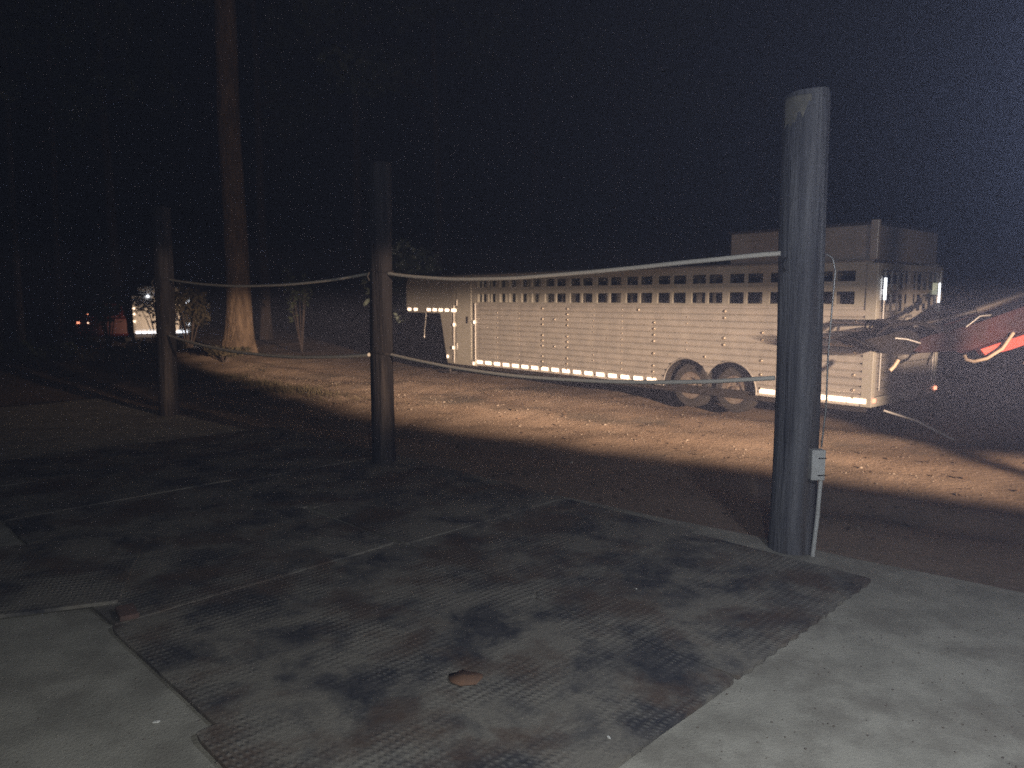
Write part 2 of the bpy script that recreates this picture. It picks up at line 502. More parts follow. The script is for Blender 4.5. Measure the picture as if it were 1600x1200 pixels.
# bare pale wood where the bark has split off the top of the near post
g = MB()
vs = []; fs = []; nn = 12; rows = 10
for j in range(rows + 1):
    for k in range(nn + 1):
        t = PI * (1.02 + .42 * k / nn)
        top = 2.875 ; bot = 2.70 - .10 * noise.noise(Vector((k * .6, 3, 1))) + (.13 * (k / nn) ** 2)
        z = bot + (top - bot) * j / rows
        rr = .1355 * (1 + .01 * noise.noise(Vector((k * .8, j * .5, 0)))) + .008
        vs.append((rr * math.cos(t) - .010 * z, rr * math.sin(t), z))
for j in range(rows):
    for k in range(nn):
        a = j * (nn + 1) + k
        fs.append((a, a + 1, a + nn + 2, a + nn + 1))
g.add(vs, fs, True)
o = g.build('bare_wood', M['wood_pale'], p1)
s = o.modifiers.new('s', 'SOLIDIFY'); s.thickness = .006
for (pp, rr, ln) in ((p1, .14, -.01), (p2, .112, .004), (p3, .128, .01)):
    for z in (1.91, 1.12):
        g = MB()
        ring = [(ln * z + (rr + .006) * math.cos(t), (rr + .006) * math.sin(t), z + .01 * math.sin(t * 2)) for t in [2 * PI * k / 28 for k in range(29)]]
        g.tube(ring, .011, 8, cap=False)
        if pp is not p1: g.build('rope_wrap', M['post'], pp)
    g = MB(); g.tube([(ln * 1.9 - rr * .9, -rr * .55, 1.90), (ln * 1.9 - rr * 1.05, -rr * .7, 1.86), (ln * 1.9 - rr * .9, -rr * .6, 1.82)], .009, 8)
    g.build('eye_bolt', M['dark_metal'], pp)

def rope(a, b, sag, r, label, skew=.5):
    g = MB(); a = Vector(a); b = Vector(b); pts = []
    for i in range(41):
        t = i / 40
        p = a.lerp(b, t)
        s_ = t ** (math.log(.5) / math.log(skew))
        p.z -= sag * 4 * s_ * (1 - s_)
        p.z += .004 * noise.noise(Vector((t * 9, r * 100, 0)))
        pts.append(p)
    g.tube(pts, r, 8)
    return tag(g.build('rope', M['rope']), label, 'rope', 'ropes strung between the posts')
rope((1.70, 4.74, 1.93), (-1.19, 7.22, 1.885), .085, .016, 'upper rope from the near post to the middle post', .62)
rope((1.70, 4.76, 1.135), (-1.19, 7.24, 1.10), .115, .015, 'lower rope sagging from the near post to the middle post', .5)
rope((-1.40, 7.30, 1.885), (-4.76, 10.36, 1.905), .10, .0145, 'upper rope from the middle post to the far post', .5)
rope((-1.40, 7.22, 1.10), (-4.76, 10.28, 1.13), .12, .0185, 'lower rope from the middle post to the far post', .5)

# electrical box on a conduit at the near post
o = empty('electrical_box', (1.935, 4.60, 0), 'small pale electrical box on a thin white conduit at the foot of the near post', 'electrical box')
g = MB(); g.box(-.045, .042, -.03, .03, .505, .70); g.build('box', M['pvc'], o, .006)
for q in (.645, .535):
    g = MB(); g.box(-.005, .047, -.034, -.0305, q, q + .007); g.build('latch', M['dark_metal'], o)
g = MB(); g.tube([(.028, 0, .503), (.018, 0, .25), (.0, 0, .0)], .0135, 12); g.build('conduit', M['pvc'], o)
g = MB()
pts = [(1.985, 4.665, .70), (2.0, 4.66, .95), (1.995, 4.655, 1.3), (2.005, 4.65, 1.65), (2.015, 4.655, 1.82), (1.995, 4.66, 1.90), (1.95, 4.655, 1.925)]
g.tube(pts, .006, 8)
tag(g.build('cable', M['steel']), 'thin grey cable running down the right side of the near post', 'cable')

# ------------------------------------------------------------------ big stock trailer
def trailer():
    R = Vector((4.42, 9.12)); u = Vector((-.66, .75)).normalized()
    T = empty('livestock_trailer', (R.x, R.y, 0), 'long aluminium gooseneck stock trailer with slatted side and two rows of vents', 'trailer', rz=math.atan2(u.y, u.x))
    LEN = 7.8; NOSE = 8.52; WID = 2.12; ROOF = 2.1; SK = .30
    WX = (2.68, 1.93); ZC = .33; AR = .42
    # slatted side: rows clipped by the double wheel arch
    zs = []
    z = .36; pitch = .0965
    prof = []
    prof.append((SK, .006)); prof.append((.352, .006))
    k = 0
    while z < 1.515:
        prof += [(z, -.012), (z + .006, .012), (z + .022, .0215), (z + .052, .023), (z + .080, .018), (z + .091, .000)]
        z += pitch; k += 1
    prof.append((1.52, .0)); prof.append((1.548, .004))
    extra = [ZC + math.sqrt(AR ** 2 - ((WX[0] - WX[1]) / 2) ** 2), ZC + AR, ZC + AR - .01, ZC + AR - .03]
    def py(zz):
        for (a, ya), (b, yb) in zip(prof, prof[1:]):
            if a <= zz <= b: return ya + (yb - ya) * (zz - a) / (b - a)
        return 0
    allz = sorted(set([p[0] for p in prof] + extra))
    def dz(zz): return math.sqrt(max(0, AR * AR - (zz - ZC) ** 2))
    def warp(x, zz, q):                              # slats dip where they are fixed to the uprights
        d = ((x - .17) / .63) % 1.0; d = min(d, 1 - d) * .63
        return q - .006 * math.exp(-(d / .035) ** 2) + .004 * noise.noise(Vector((x * 1.3, zz * 9, 1)))
    g = MB()
    for za, zb in zip(allz, allz[1:]):
        mid = (za + zb) / 2
        if mid < ZC + AR:
            da, db = dz(za), dz(zb)
            iv = [((0.0, 0.0), (WX[1] - da, WX[1] - db))]
            if dz(mid) < (WX[0] - WX[1]) / 2: iv.append(((WX[1] + da, WX[1] + db), (WX[0] - da, WX[0] - db)))
            iv.append(((WX[0] + da, WX[0] + db), (LEN, LEN)))
        else:
            iv = [((0.0, 0.0), (LEN, LEN))]
        for (a0, b0), (a1, b1) in iv:
            nseg = max(1, int((a1 - a0) / .07))
            vs = []
            for i in range(nseg + 1):
                t = i / nseg
                xa = a0 + (a1 - a0) * t; xb = b0 + (b1 - b0) * t
                vs += [(xa, warp(xa, za, py(za + 1e-6 if za < 1.5 else za)), za), (xb, warp(xb, zb, py(zb)), zb)]
            g.add(vs, [(2 * i, 2 * i + 2, 2 * i + 3, 2 * i + 1) for i in range(nseg)], True)
    side = g.build('side_panel', M['alum'], T)
    g = MB(); rnd = random.Random(11)                # domes added on the slats to catch bright glints
    for k in range(12):
        xr = .17 + .63 * k + rnd.uniform(-.02, .02); R_ = .024 if rnd.random() < .6 else .013
        for q in range(12):
            zr = .36 + .0965 * q + .045
            for xo in (0, .315):
                if rnd.random() < (.9 if xo else .25): continue
                if zr < ZC + AR + .04 and WX[1] - AR - .04 < xr + xo < WX[0] + AR + .04: continue
                vs = []
                for (rr, yy) in ((R_, .018), (R_ * .86, .018 + R_ * .45), (R_ * .5, .018 + R_ * .82)):
                    vs += [(xr + xo + rr * math.cos(2 * PI * i / 10), yy, zr + rr * math.sin(2 * PI * i / 10)) for i in range(10)]
                vs.append((xr + xo, .018 + R_, zr))
                fs = [(a * 10 + i, a * 10 + (i + 1) % 10, a * 10 + 10 + (i + 1) % 10, a * 10 + 10 + i) for a in (0, 1) for i in range(10)] + [(20 + i, 20 + (i + 1) % 10, 30) for i in range(10)]
                g.add(vs, fs, True)
    tag(g.build('rivets', M['rivet'], T), kind='stuff')
    # vent panel: thick and thin uprights leaving pairs of openings, two rows
    def vents(y0, y1, name, m):
        g = MB()
        z = [1.55, 1.575, 1.735, 1.862, 1.992, 2.1]
        g.box(0.02, LEN, y0, y1, z[0], z[1]); g.box(0.02, LEN, y0, y1, z[2], z[3]); g.box(0.02, LEN, y0, y1, z[4], z[5])
        bars = []
        x = 7.1
        bars.append((LEN - .07, LEN))
        while x > .0:
            bars.append((x - .05, x + .05)); bars.append((x + .315 - .022, x + .315 + .022)); x -= .63
        bars.append((.02, .12))
        for (a, b) in bars:
            if b <= .02: continue
            a = max(a, .02)
            g.box(a, b, y0, y1, z[1], z[2]); g.box(a, b, y0, y1, z[3], z[4])
        return g.build(name, m, T)
    vents(-.03, .004, 'vent_panel', M['alum_smooth'])
    g = MB(); g.box(0, LEN, .0045, .012, 1.775, 1.815); g.build('trim_rail', M['alum_smooth'], T)
    vents(-WID, -WID + .03, 'vent_panel', M['alum_dark'])
    g = MB(); g.box(0, LEN, -WID, -WID + .03, SK, 1.548); g.build('side_panel', M['alum_dark'], T)
    # nose with the raised neck
    g = MB()
    poly = [(LEN + .004, SK - .02), (8.78, SK - .02), (8.82, .36), (9.08, 1.33), (10.5, 1.33), (10.62, 1.42), (10.62, 2.0), (10.5, 2.1), (LEN + .004, 2.1)]
    vs = []
    def taper(x): return max(0, (x - NOSE)) * .10
    cy = []
    n = len(poly)
    ys = [(.006, 1)]
    vs = [(x, .006 - taper(x), z) for x, z in poly] + [(x, -WID + taper(x), z) for x, z in poly]
    fs = [tuple(range(n)), tuple(reversed(range(n, 2 * n)))] + [(i, i + n, (i + 1) % n + n, (i + 1) % n) for i in range(n)]
    # split the side face at the corner seam so the taper stays flat
    g.add([(LEN + .004, .006, SK - .02), (NOSE, .006, SK - .02), (NOSE, .006, 2.1), (LEN + .004, .006, 2.1)], [(0, 1, 2, 3)])
    sp = [(NOSE, SK - .02)] + poly[1:8] + [(NOSE, 2.1)]
    g.add([(x, .006 - taper(x), z) for x, z in sp], [tuple(range(len(sp)))])
    g.add([(x, -WID + taper(x), z) for x, z in poly], [tuple(range(n))])
    for i in range(n):
        (xa, za), (xb, zb) = poly[i], poly[(i + 1) % n]
        if xa == xb == LEN + .004 and False: continue
        g.add([(xa, .006 - taper(xa), za), (xb, .006 - taper(xb), zb), (xb, -WID + taper(xb), zb), (xa, -WID + taper(xa), za)], [(0, 1, 2, 3)])
    g.build('nose', M['alum_smooth'], T)
    g = MB(); g.tube([(NOSE, .008, SK), (NOSE, .008, 1.5)], .012, 8); g.build('corner_trim', M['alum'], T)
    g = MB(); g.tube([(LEN - .01, .02, SK), (LEN - .01, .02, 1.55)], .014, 8); g.build('corner_trim', M['alum'], T)
    # access door drawn by its frame and latch on the nose
    d = MB(); d.box(7.93, 8.42, .0065, .014, .42, 1.95)
    d = d.build('side_door', M['alum_smooth'], T, .004)
    h = MB(); h.box(8.02, 8.05, .0145, .035, 1.14, 1.28); h.build('latch', M['dark_metal'], d)
    for hz in (.6, 1.5):
        h = MB(); h.tube([(8.40, .018, hz), (8.40, .018, hz + .12)], .013); h.build('hinge', M['alum'], d)
    # roof
    g = MB(); prof2 = [(.012, 2.085), (.016, 2.115), (-.05, 2.135), (-.3, 2.17), (-WID / 2, 2.19), (-WID + .3, 2.17), (-WID + .05, 2.135), (-WID - .012, 2.115), (-WID - .01, 2.101)]
    xs = [0, 2, 4, 6, 7.8, NOSE, 10.62]
    vs = []
    for x in xs:
        k = 1 - 2 * taper(x) / WID
        vs += [(x, (y + WID / 2) * k - WID / 2, z + (.02 if i == 0 else 0)) for i, (y, z) in enumerate(prof2)]
    m_ = len(prof2)
    g.add(vs, [(i * m_ + k, i * m_ + k + 1, (i + 1) * m_ + k + 1, (i + 1) * m_ + k) for i in range(len(xs) - 1) for k in range(m_ - 1)], True)
    g.build('roof', M['alum_dark'], T)
    # raised box on the roof over the rear
    g = MB(); g.box(.02, 2.02, -WID + .06, -.03, 2.12, 2.55); pod = g.build('roof_box', M['alum_dark'], T, .012)
    g = MB(); g.box(-.01, 2.06, -WID + .03, 0.0, 2.553, 2.585); g.build('lid_rim', M['dark_metal'], pod, .006)
    g = MB(); g.box(-.035, .06, -.045, .02, 2.13, 2.60); g.build('corner_post', M['alum'], pod, .006)
    # rear frame and gate
    g = MB(); g.box(-.06, .075, -.07, .022, SK, 2.08); g.box(-.06, .0, -WID - .0, -WID + .08, SK, 2.08)
    g.box(-.06, .0, -WID + .08, -.07, 2.0, 2.08); g.box(-.06, .0, -WID + .08, -.07, SK, SK + .12); g.build('rear_frame', M['alum_smooth'], T, .006)
    for (ya, yb) in ((-.08, -1.04), (-1.06, -WID + .09)):
        g = MB()
        lo, hi = min(ya, yb), max(ya, yb)
        zz = SK + .13
        while zz < 1.45:
            g.box(-.045, -.02, lo, hi, zz, zz + .088); zz += .0965
        g.box(-.05, -.015, lo, lo + .05, SK + .125, 1.995); g.box(-.05, -.015, hi - .05, hi, SK + .125, 1.995)
        for q in range(1, 5):
            yy = lo + (hi - lo) * q / 5; g.box(-.04, -.02, yy - .015, yy + .015, 1.45, 1.99)
        g.box(-.045, -.018, lo + .05, hi - .05, 1.70, 1.76)
        gate = g.build('rear_gate', M['alum_dark'], T)
        g = MB(); g.tube([(-.06, hi - .1 if ya == -.08 else lo + .1, .5), (-.06, hi - .1 if ya == -.08 else lo + .1, 1.9)], .014, 8); g.build('latch_bar', M['steel'], gate)
    # tail lamps
    for (y, za, zb) in ((-.17, 1.63, 1.90), (-1.96, 1.59, 1.86)):
        g = MB(); g.box(-.085, -.061, y - .02, y + .02, za, zb); g.build('tail_lamp', M['lamp_white'], T, .006)
    g = MB(); g.box(-.075, -.061, -1.90, -1.74, 1.70, 1.86); g.build('number_plate', M['lamp_pale'], T, .004)  # plate given a weak glow of its own, it is no lamp
    for y in (-.03, -2.06):
        g = MB(); g.box(-.085, -.062, y - .03, y + .03, .36, .41); g.build('rear_reflector', M['marker_red'], T, .004)  # reflector made to glow for the light it throws back
    # reflective tape along side and neck, its returned light put in as emission
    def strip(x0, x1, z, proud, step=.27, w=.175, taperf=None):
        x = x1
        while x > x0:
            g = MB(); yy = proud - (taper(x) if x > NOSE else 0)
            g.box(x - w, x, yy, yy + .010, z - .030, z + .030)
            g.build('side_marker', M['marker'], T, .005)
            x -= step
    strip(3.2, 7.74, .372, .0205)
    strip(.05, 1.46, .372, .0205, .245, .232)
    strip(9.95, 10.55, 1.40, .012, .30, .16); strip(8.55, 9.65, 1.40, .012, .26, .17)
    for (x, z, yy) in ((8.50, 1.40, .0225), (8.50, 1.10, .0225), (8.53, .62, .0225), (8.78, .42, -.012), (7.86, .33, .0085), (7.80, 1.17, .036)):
        g = MB(); g.box(x - .022, x + .022, yy, yy + .012, z - .03, z + .03); g.build('marker_lamp', M['marker'], T, .008)  # glints off the nose seams, put in as small glowing patches
    # wheels
    for wx in WX:
        for (yc, sgn) in ((-.20, 1), (-WID + .20, -1)):
            w = MB(); w.ring((wx, yc, ZC), .205, .318, -.10, .10, 36); w.ring((wx, yc, ZC), .215, .335, -.085, .085, 36)
            w = w.build('wheel', M['rubber'], T, .012)
            r_ = MB(); r_.ring((wx, yc + sgn * .07, ZC), .125, .206, -.02, .02, 32); r_.disc((wx, yc + sgn * .045, ZC), .13, -.01, .01, 28); r_.disc((wx, yc + sgn * .07, ZC), .055, -.02, .03, 18)
            for k in range(6):
                t = 2 * PI * k / 6; r_.disc((wx + .09 * math.cos(t), yc + sgn * .06, ZC + .09 * math.sin(t)), .011, -.012, .012, 8)
            r_.build('rim', M['rim'], w)
    # wheel well, arch trim, frame and axles
    g = MB()
    for sy in (0,):
        pts = []
        for k in range(0, 19):
            t = PI * (-.02 + k / 18 * .66); pts.append((WX[0] + AR * math.cos(t), ZC + AR * math.sin(t)))
        pts = [p for p in pts if p[0] > (WX[0] + WX[1]) / 2]
        pts2 = [(WX[0] + WX[1] - p[0], p[1]) for p in pts][::-1]
        arc = pts + pts2
        for (xa, za), (xb, zb) in zip(arc, arc[1:]):
            g.add([(xa, .004, za), (xb, .004, zb), (xb, -.42, zb), (xa, -.42, za)], [(0, 1, 2, 3)])
        g.add([(WX[1] - AR, -.42, .28), (WX[0] + AR, -.42, .28), (WX[0] + AR, -.42, .76), (WX[1] - AR, -.42, .76)], [(0, 1, 2, 3)])
        g.build('wheel_well', M['dark_metal'], T)
        g = MB(); g.tube([(x, .018, z) for x, z in arc], .011, 8); g.build('arch_trim', M['alum_dark'], T)
    g = MB(); g.box(.05, 8.7, -.12, -.06, .22, .31); g.box(.05, 8.7, -WID + .06, -WID + .12, .22, .31); g.box(.05, 8.7, -WID + .04, -.04, .312, .335)
    for wx in WX: g.box(wx - .035, wx + .035, -WID + .3, -.3, ZC - .035, ZC + .035)
    g.build('chassis', M['dark_metal'], T)
    # gooseneck coupler, jack and hanging cable
    g = MB(); g.tube([(10.1, -WID / 2, 1.32), (10.1, -WID / 2, .95)], .05); g.tube([(10.1, -WID / 2, .95), (10.1, -WID / 2, .85)], .065); g.build('coupler', M['dark_metal'], T)
    g = MB(); g.tube([(9.35, -.5, 1.32), (9.35, -.5, .1)], .04); g.box(9.25, 9.45, -.6, -.4, .0, .03); g.tube([(9.35, -.5, .1), (9.35, -.5, .03)], .03); g.build('jack_leg', M['dark_metal'], T)
    g = MB(); g.tube([(9.90, -.25, 1.33), (9.93, -.25, 1.1), (9.97, -.25, .95), (9.98, -.25, .82)], .009); g.tube([(9.98, -.25, .82), (9.985, -.25, .76)], .022); g.build('safety_cable', M['steel'], T)
trailer()

g = MB(); g.tube([(4.60, 9.05, .27), (4.95, 8.93, .16), (5.33, 8.78, .015 + ground_z(5.33, 8.78) + .02)], .013, 10)
tag(g.build('pole', M['pvc']), 'thin pale pole leaning from the trailer rear corner down to the dirt', 'pole')

# ------------------------------------------------------------------ tractor with raised loader, at the right
def tractor():
    T = empty('tractor', (8.8, 8.69, -.198), 'red tractor reaching in from the right with its front loader and dark bucket raised', 'tractor')
    T.scale = (1.1, 1.1, 1.1)
    def loc(x, y, z): return (x - 8.0, y - 7.9, z + .03)
    for (yy, main) in ((7.62, True), (8.0, False)):
        g = MB()
        poly = [(3.95, 1.16), (4.30, 1.28), (4.75, 1.40), (5.3, 1.60), (6.2, 1.86), (6.9, 1.80), (6.9, 1.55), (6.1, 1.58), (5.15, 1.28), (4.72, 1.12), (4.2, 1.09)]
        g.prism([(x - 8.0, z + .03) for x, z in poly], yy - 7.9 - .05, yy - 7.9 + .05)
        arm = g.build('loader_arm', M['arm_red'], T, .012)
        g = MB(); g.prism([(x - 8.0, z + .03) for x, z in [(4.80, 1.13), (5.1, 1.235), (5.9, 1.50), (5.9, 1.40), (5.1, 1.12), (4.86, 1.06)]], yy - 7.9 - .058, yy - 7.9 + .058); g.build('arm_gusset', M['red'], arm, .008)  # brighter red strip: light on the arm's underside put into colour
        g = MB(); g.tube([loc(4.12, yy, 1.36), loc(4.75, yy, 1.52)], .022); g.tube([loc(4.75, yy, 1.52), loc(5.5, yy, 1.80)], .038); g.build('cylinder', M['dark_metal'], arm)
    # bucket: curved back, side cheeks, pointed cutting edge
    g = MB()
    prof = [(3.58, 1.235), (3.70, 1.16), (3.87, 1.10), (4.05, 1.10), (4.14, 1.20), (4.10, 1.30), (3.98, 1.34)]
    for (xa, za), (xb, zb) in zip(prof, prof[1:]):
        p = [loc(xa, 7.50, za), loc(xb, 7.50, zb), loc(xb, 8.12, zb), loc(xa, 8.12, za)]
        q = [Vector(v_) + Vector((.0, 0, -.018)) for v_ in p]
        g.add(p + q, [(0, 1, 2, 3), (4, 7, 6, 5), (0, 4, 5, 1), (2, 6, 7, 3), (1, 5, 6, 2), (0, 3, 7, 4)])
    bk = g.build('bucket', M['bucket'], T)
    for yy in (7.495, 8.12):
        g = MB(); g.prism([(x - 8.0, z + .03) for x, z in prof[:7] + [(3.78, 1.28)]], yy - 7.9 - .01, yy - 7.9 + .01); g.build('side_cheek', M['bucket'], bk)
    for k in range(4):
        y = 7.56 + k * .165
        g = MB(); g.prism([(x - 8.0, z + .03) for x, z in [(3.44, 1.262), (3.64, 1.175), (3.66, 1.14)]], y - 7.9 - .03, y - 7.9 + .03); g.build('tooth', M['bucket'], bk)
    for k in range(5):                                  # grapple tines over the bucket
        y = 7.56 + k * .125
        g = MB(); g.tube([loc(3.72 + .03 * k, y, 1.28 + .015 * (k % 2)), loc(3.85, y, 1.38 + .02 * (k % 3)), loc(4.15, y, 1.40), loc(4.45, y, 1.32)], [.010, .020, .026, .030], 6); g.build('tine', M['bucket'], bk)
    # hanging hoses and fittings
    g = MB(); g.tube([loc(5.10, 7.53, 1.30), loc(4.98, 7.50, 1.14), loc(4.83, 7.50, 1.04), loc(4.70, 7.50, 1.01), loc(4.62, 7.50, 1.03), loc(4.60, 7.50, 1.08)], .017); g.build('hose', M['hose'], T)
    g = MB(); g.tube([loc(5.30, 7.52, 1.34), loc(5.31, 7.50, 1.20), loc(5.30, 7.50, 1.10), loc(5.24, 7.50, 1.03), loc(5.22, 7.50, .98)], .019); g.build('hose', M['hose'], T)
    g = MB(); g.tube([loc(3.92, 7.48, 1.03), loc(3.88, 7.48, .96), loc(3.84, 7.48, .92)], .02); g.build('fitting', M['hose'], T)
    g = MB(); g.tube([loc(4.12, 7.46, 1.20), loc(3.98, 7.46, 1.24), loc(3.86, 7.46, 1.25)], .012); g.build('grab_handle', M['steel'], T)
    g = MB(); g.tube([loc(4.62, 7.54, 1.36), loc(4.74, 7.52, 1.47), loc(4.86, 7.54, 1.48)], .011); g.build('grab_handle', M['steel'], T)
    # body beyond the picture edge
    g = MB(); g.prism([(x - 8.0, z + .03) for x, z in [(6.35, .90), (6.35, 1.50), (6.5, 1.60), (8.0, 1.70), (8.0, .90)]], -.19, .41 + .0); g.build('hood', M['red'], T, .05)
    g = MB(); g.box(-1.6, 1.6, -.12, .30, .60, .93); g.build('chassis', M['dark_metal'], T, .02)
    g = MB(); g.box(.35, .85, -.18, .38, 1.10, 1.18); g.box(.80, .90, -.18, .38, 1.15, 1.6); g.build('seat', M['dark_metal'], T, .03)
    g = MB(); g.tube([(1.05, -.3, .9), (1.05, -.3, 2.3), (1.05, .5, 2.3), (1.05, .5, .9)], .03); g.build('roll_bar', M['dark_metal'], T)
    for (x, r, yy, w) in ((-1.15, .38, -.45, .24), (-1.15, .38, .67, .24), (1.0, .68, -.55, .36), (1.0, .68, .77, .36)):
        g = MB(); g.ring((x, yy, r + .15), r * .55, r * .95, -w / 2, w / 2, 32)
        for k in range(20):
            t = 2 * PI * k / 20
            Mx = Matrix.Translation((x, yy, r + .15)) @ Matrix.Rotation(t, 4, 'Y')
            g.box(r * .93, r, -w / 2, w / 2, -.02, .02, Mx)
        w_ = g.build('wheel', M['rubber'], T)
        g = MB(); g.disc((x, yy, r + .15), r * .56, -w * .25, w * .25); g.build('rim', M['white'], w_)
tractor()

# ------------------------------------------------------------------ vegetation
def leaves(g, c, rad, n, size, seed, squash=1.0):
    rnd = random.Random(seed)
    for _ in range(n):
        d = Vector((rnd.gauss(0, 1), rnd.gauss(0, 1), rnd.gauss(0, 1))).normalized() * rnd.random() ** .45
        p = Vector((c[0] + d.x * rad[0], c[1] + d.y * rad[1], c[2] + d.z * rad[2]))
        s_ = size * rnd.uniform(.6, 1.4)
        a = Vector((rnd.uniform(-1, 1), rnd.uniform(-1, 1), rnd.uniform(-.7, .7))).normalized()
        b = a.cross(Vector((rnd.uniform(-1, 1), rnd.uniform(-1, 1), rnd.uniform(-1, 1)))).normalized()
        g.add([p - a * s_, p + b * s_ * .42, p + a * s_, p - b * s_ * .42], [(0, 1, 2, 3)])

def trunk_mesh(h, r0, r1, flare, seed, lean=0.0, n=20, rows=26, bend=.12):
    g = MB(); vs = []; fs = []
    for j in range(rows + 1):
        t = j / rows; z = h * t ** 1.3 - .15
        c = Vector((lean * z + bend * noise.noise(Vector((z * .25, seed, 0))), bend * noise.noise(Vector((z * .25, seed, 9))), z))
        r = r0 + (r1 - r0) * t
        fl = flare * math.exp(-max(0, z) / .55)
        for k in range(n):
            a = 2 * PI * k / n
            rr = r * (1 + .07 * noise.noise(Vector((math.cos(a) * 2, math.sin(a) * 2, z * .7 + seed)))) + fl * (1 + .45 * math.sin(a * 5 + seed))
            vs.append((c.x + rr * math.cos(a), c.y + rr * math.sin(a), c.z))
    for j in range(rows):
        for k in range(n):
            a = j * n + k; b = j * n + (k + 1) % n
            fs.append((a, b, b + n, a + n))
    g.add(vs, fs, True)
    return g

def tree(name, x, y, h, r0, label, seed, flare=.1, lean=0.0, crown_from=.62, nl=1500, lsize=.16, cat='tree', group=None, bark='bark_dark', leafm='leaf', crown_r=2.2, bend=.12):
    rnd = random.Random(seed)
    T = empty(name, (x, y, ground_z(x, y)), label, cat, group)
    g = trunk_mesh(h, r0, r0 * (.72 if name == 'big_tree' else .35), flare, seed, lean, bend=bend)
    tips = []
    for k in range(9):
        z = h * (crown_from + (1 - crown_from) * k / 9)
        a = rnd.uniform(0, 2 * PI); L = crown_r * rnd.uniform(.5, 1) * (1.1 - .6 * k / 9)
        st = Vector((lean * z, 0, z)); en = st + Vector((math.cos(a) * L, math.sin(a) * L, L * .35))
        g.tube([st, st.lerp(en, .5) + Vector((0, 0, .1)), en], [r0 * .28, r0 * .16, r0 * .05], 6)
        tips.append(en)
    g.build('trunk', M[bark], T)
    if nl:
        g = MB()
        for i, tp in enumerate(tips):
            leaves(g, tp, (crown_r * .42, crown_r * .42, crown_r * .3), nl // 9, lsize, seed * 31 + i)
        g.build('crown', M[leafm], T)
    return T

tree('big_tree', -7.62, 20.7, 15.5, .345, 'big tree with a flared pale trunk lit at its foot', 3, flare=.17, lean=-.004, crown_from=.72, nl=3000, bark='bark', crown_r=3.4, bend=.06)
for i, (x, y, r, ln, lab) in enumerate([(-14.2, 20.5, .13, -.05, 'leftmost thin tree trunk, leaning slightly left'), (-13.45, 20.2, .12, .02, 'thin upright tree trunk, second from the left edge'), (-12.85, 21.0, .12, .03, 'thin tree trunk nearest the parked car, third from the left edge')]):
    tree('thin_tree', x, y, 11, r, lab, 20 + i, flare=.05, lean=ln, crown_from=.6, nl=900, group='thin trees at the left', crown_r=1.6)
back = [(-17.5, 33, .30), (-10.3, 31, .24), (-6.0, 29, .22), (-2.6, 27, .18), (.9, 29.5, .26), (3.4, 25.5, .22), (5.9, 30, .24), (8.9, 27, .22), (12.2, 24.5, .25), (15.6, 29, .28), (18.6, 24, .24)]
blab = ['far left tree behind the parked car', 'dark tree behind the big trunk, to its left', 'dark tree in the gap between big tree and middle post', 'dark tree seen just right of the middle post', 'dark tree above the trailer nose', 'dark tree above the middle of the trailer', 'dark tree above the trailer, left of the near post', 'dark tree hidden partly behind the near post', 'dark tree beyond the trailer rear', 'tree beyond the red loader', 'dark tree at the right picture edge']
for i, ((x, y, r), lab) in enumerate(zip(back, blab)):
    tree('background_tree', x, y, 15 + (i * 37 % 5), r, lab, 50 + i, flare=.06, lean=.01 * ((i % 3) - 1), crown_from=.5, nl=2400, lsize=.2, group='dark trees behind the trailer', crown_r=3.0)

def shrub(x, y, h, w, n, leafm, label, seed, size=.07, name='shrub', z0=None, group=None):
    T = empty(name, (x, y, ground_z(x, y)), label, 'shrub', group)
    rnd = random.Random(seed)
    g = MB(); gl = MB()
    for k in range(9):
        a = rnd.uniform(0, 2 * PI); rr = w * rnd.uniform(.2, .9); hh = h * rnd.uniform(.6, 1)
        p = Vector((rr * math.cos(a), rr * math.sin(a), hh))
        g.tube([(0, 0, -.05), p * .5 + Vector((0, 0, .1)), p], [.02, .014, .006], 5)
        leaves(gl, p * .85, (w * .38, w * .38, h * .22), n // 9, size, seed * 17 + k)
    g.build('stem', M['bark_dark'], T); gl.build('foliage', M[leafm], T)
    return T
shrub(-2.75, 19.6, 3.1, 1.1, 1500, 'leaf_blue', 'pale bluish leafy shrub rising behind the trailer neck', 91, .09)
shrub(-6.6, 23.2, 2.6, .5, 260, 'leaf', 'green sapling hanging right beside the big tree', 92, .08)
shrub(-9.6, 22.0, 2.0, .8, 800, 'leaf_olive', 'leafy bush left of the big trunk, between it and the white trailer', 93, .08)
shrub(-11.9, 21.8, 2.2, .5, 220, 'leaf', 'leafy sapling in front of the left edge of the white trailer', 94, .09)
for i, (x, y, h, w, lm, lab) in enumerate([
    (-8.3, 17.6, .55, .8, 'leaf_olive', 'low weedy bush at the foot of the big tree, right one'),
    (-7.0, 17.9, .40, .7, 'leaf_olive', 'low weeds right in front of the flared trunk'),
    (-9.3, 16.9, .50, .8, 'leaf_olive', 'low weedy bush below the lit side of the white trailer'),
    (-10.6, 16.6, .7, 1.0, 'leaf', 'dark low bush left of the far post'),
    (-12.2, 16.8, .75, 1.1, 'leaf', 'dark low bush below the parked car'),
    (-13.9, 16.8, .6, 1.0, 'leaf', 'dark low bush at the far left below the thin trunks')]):
    shrub(x, y, h, w, 1100, lm, lab, 100 + i, .05, 'low_bush', group='low bushes on the bank')

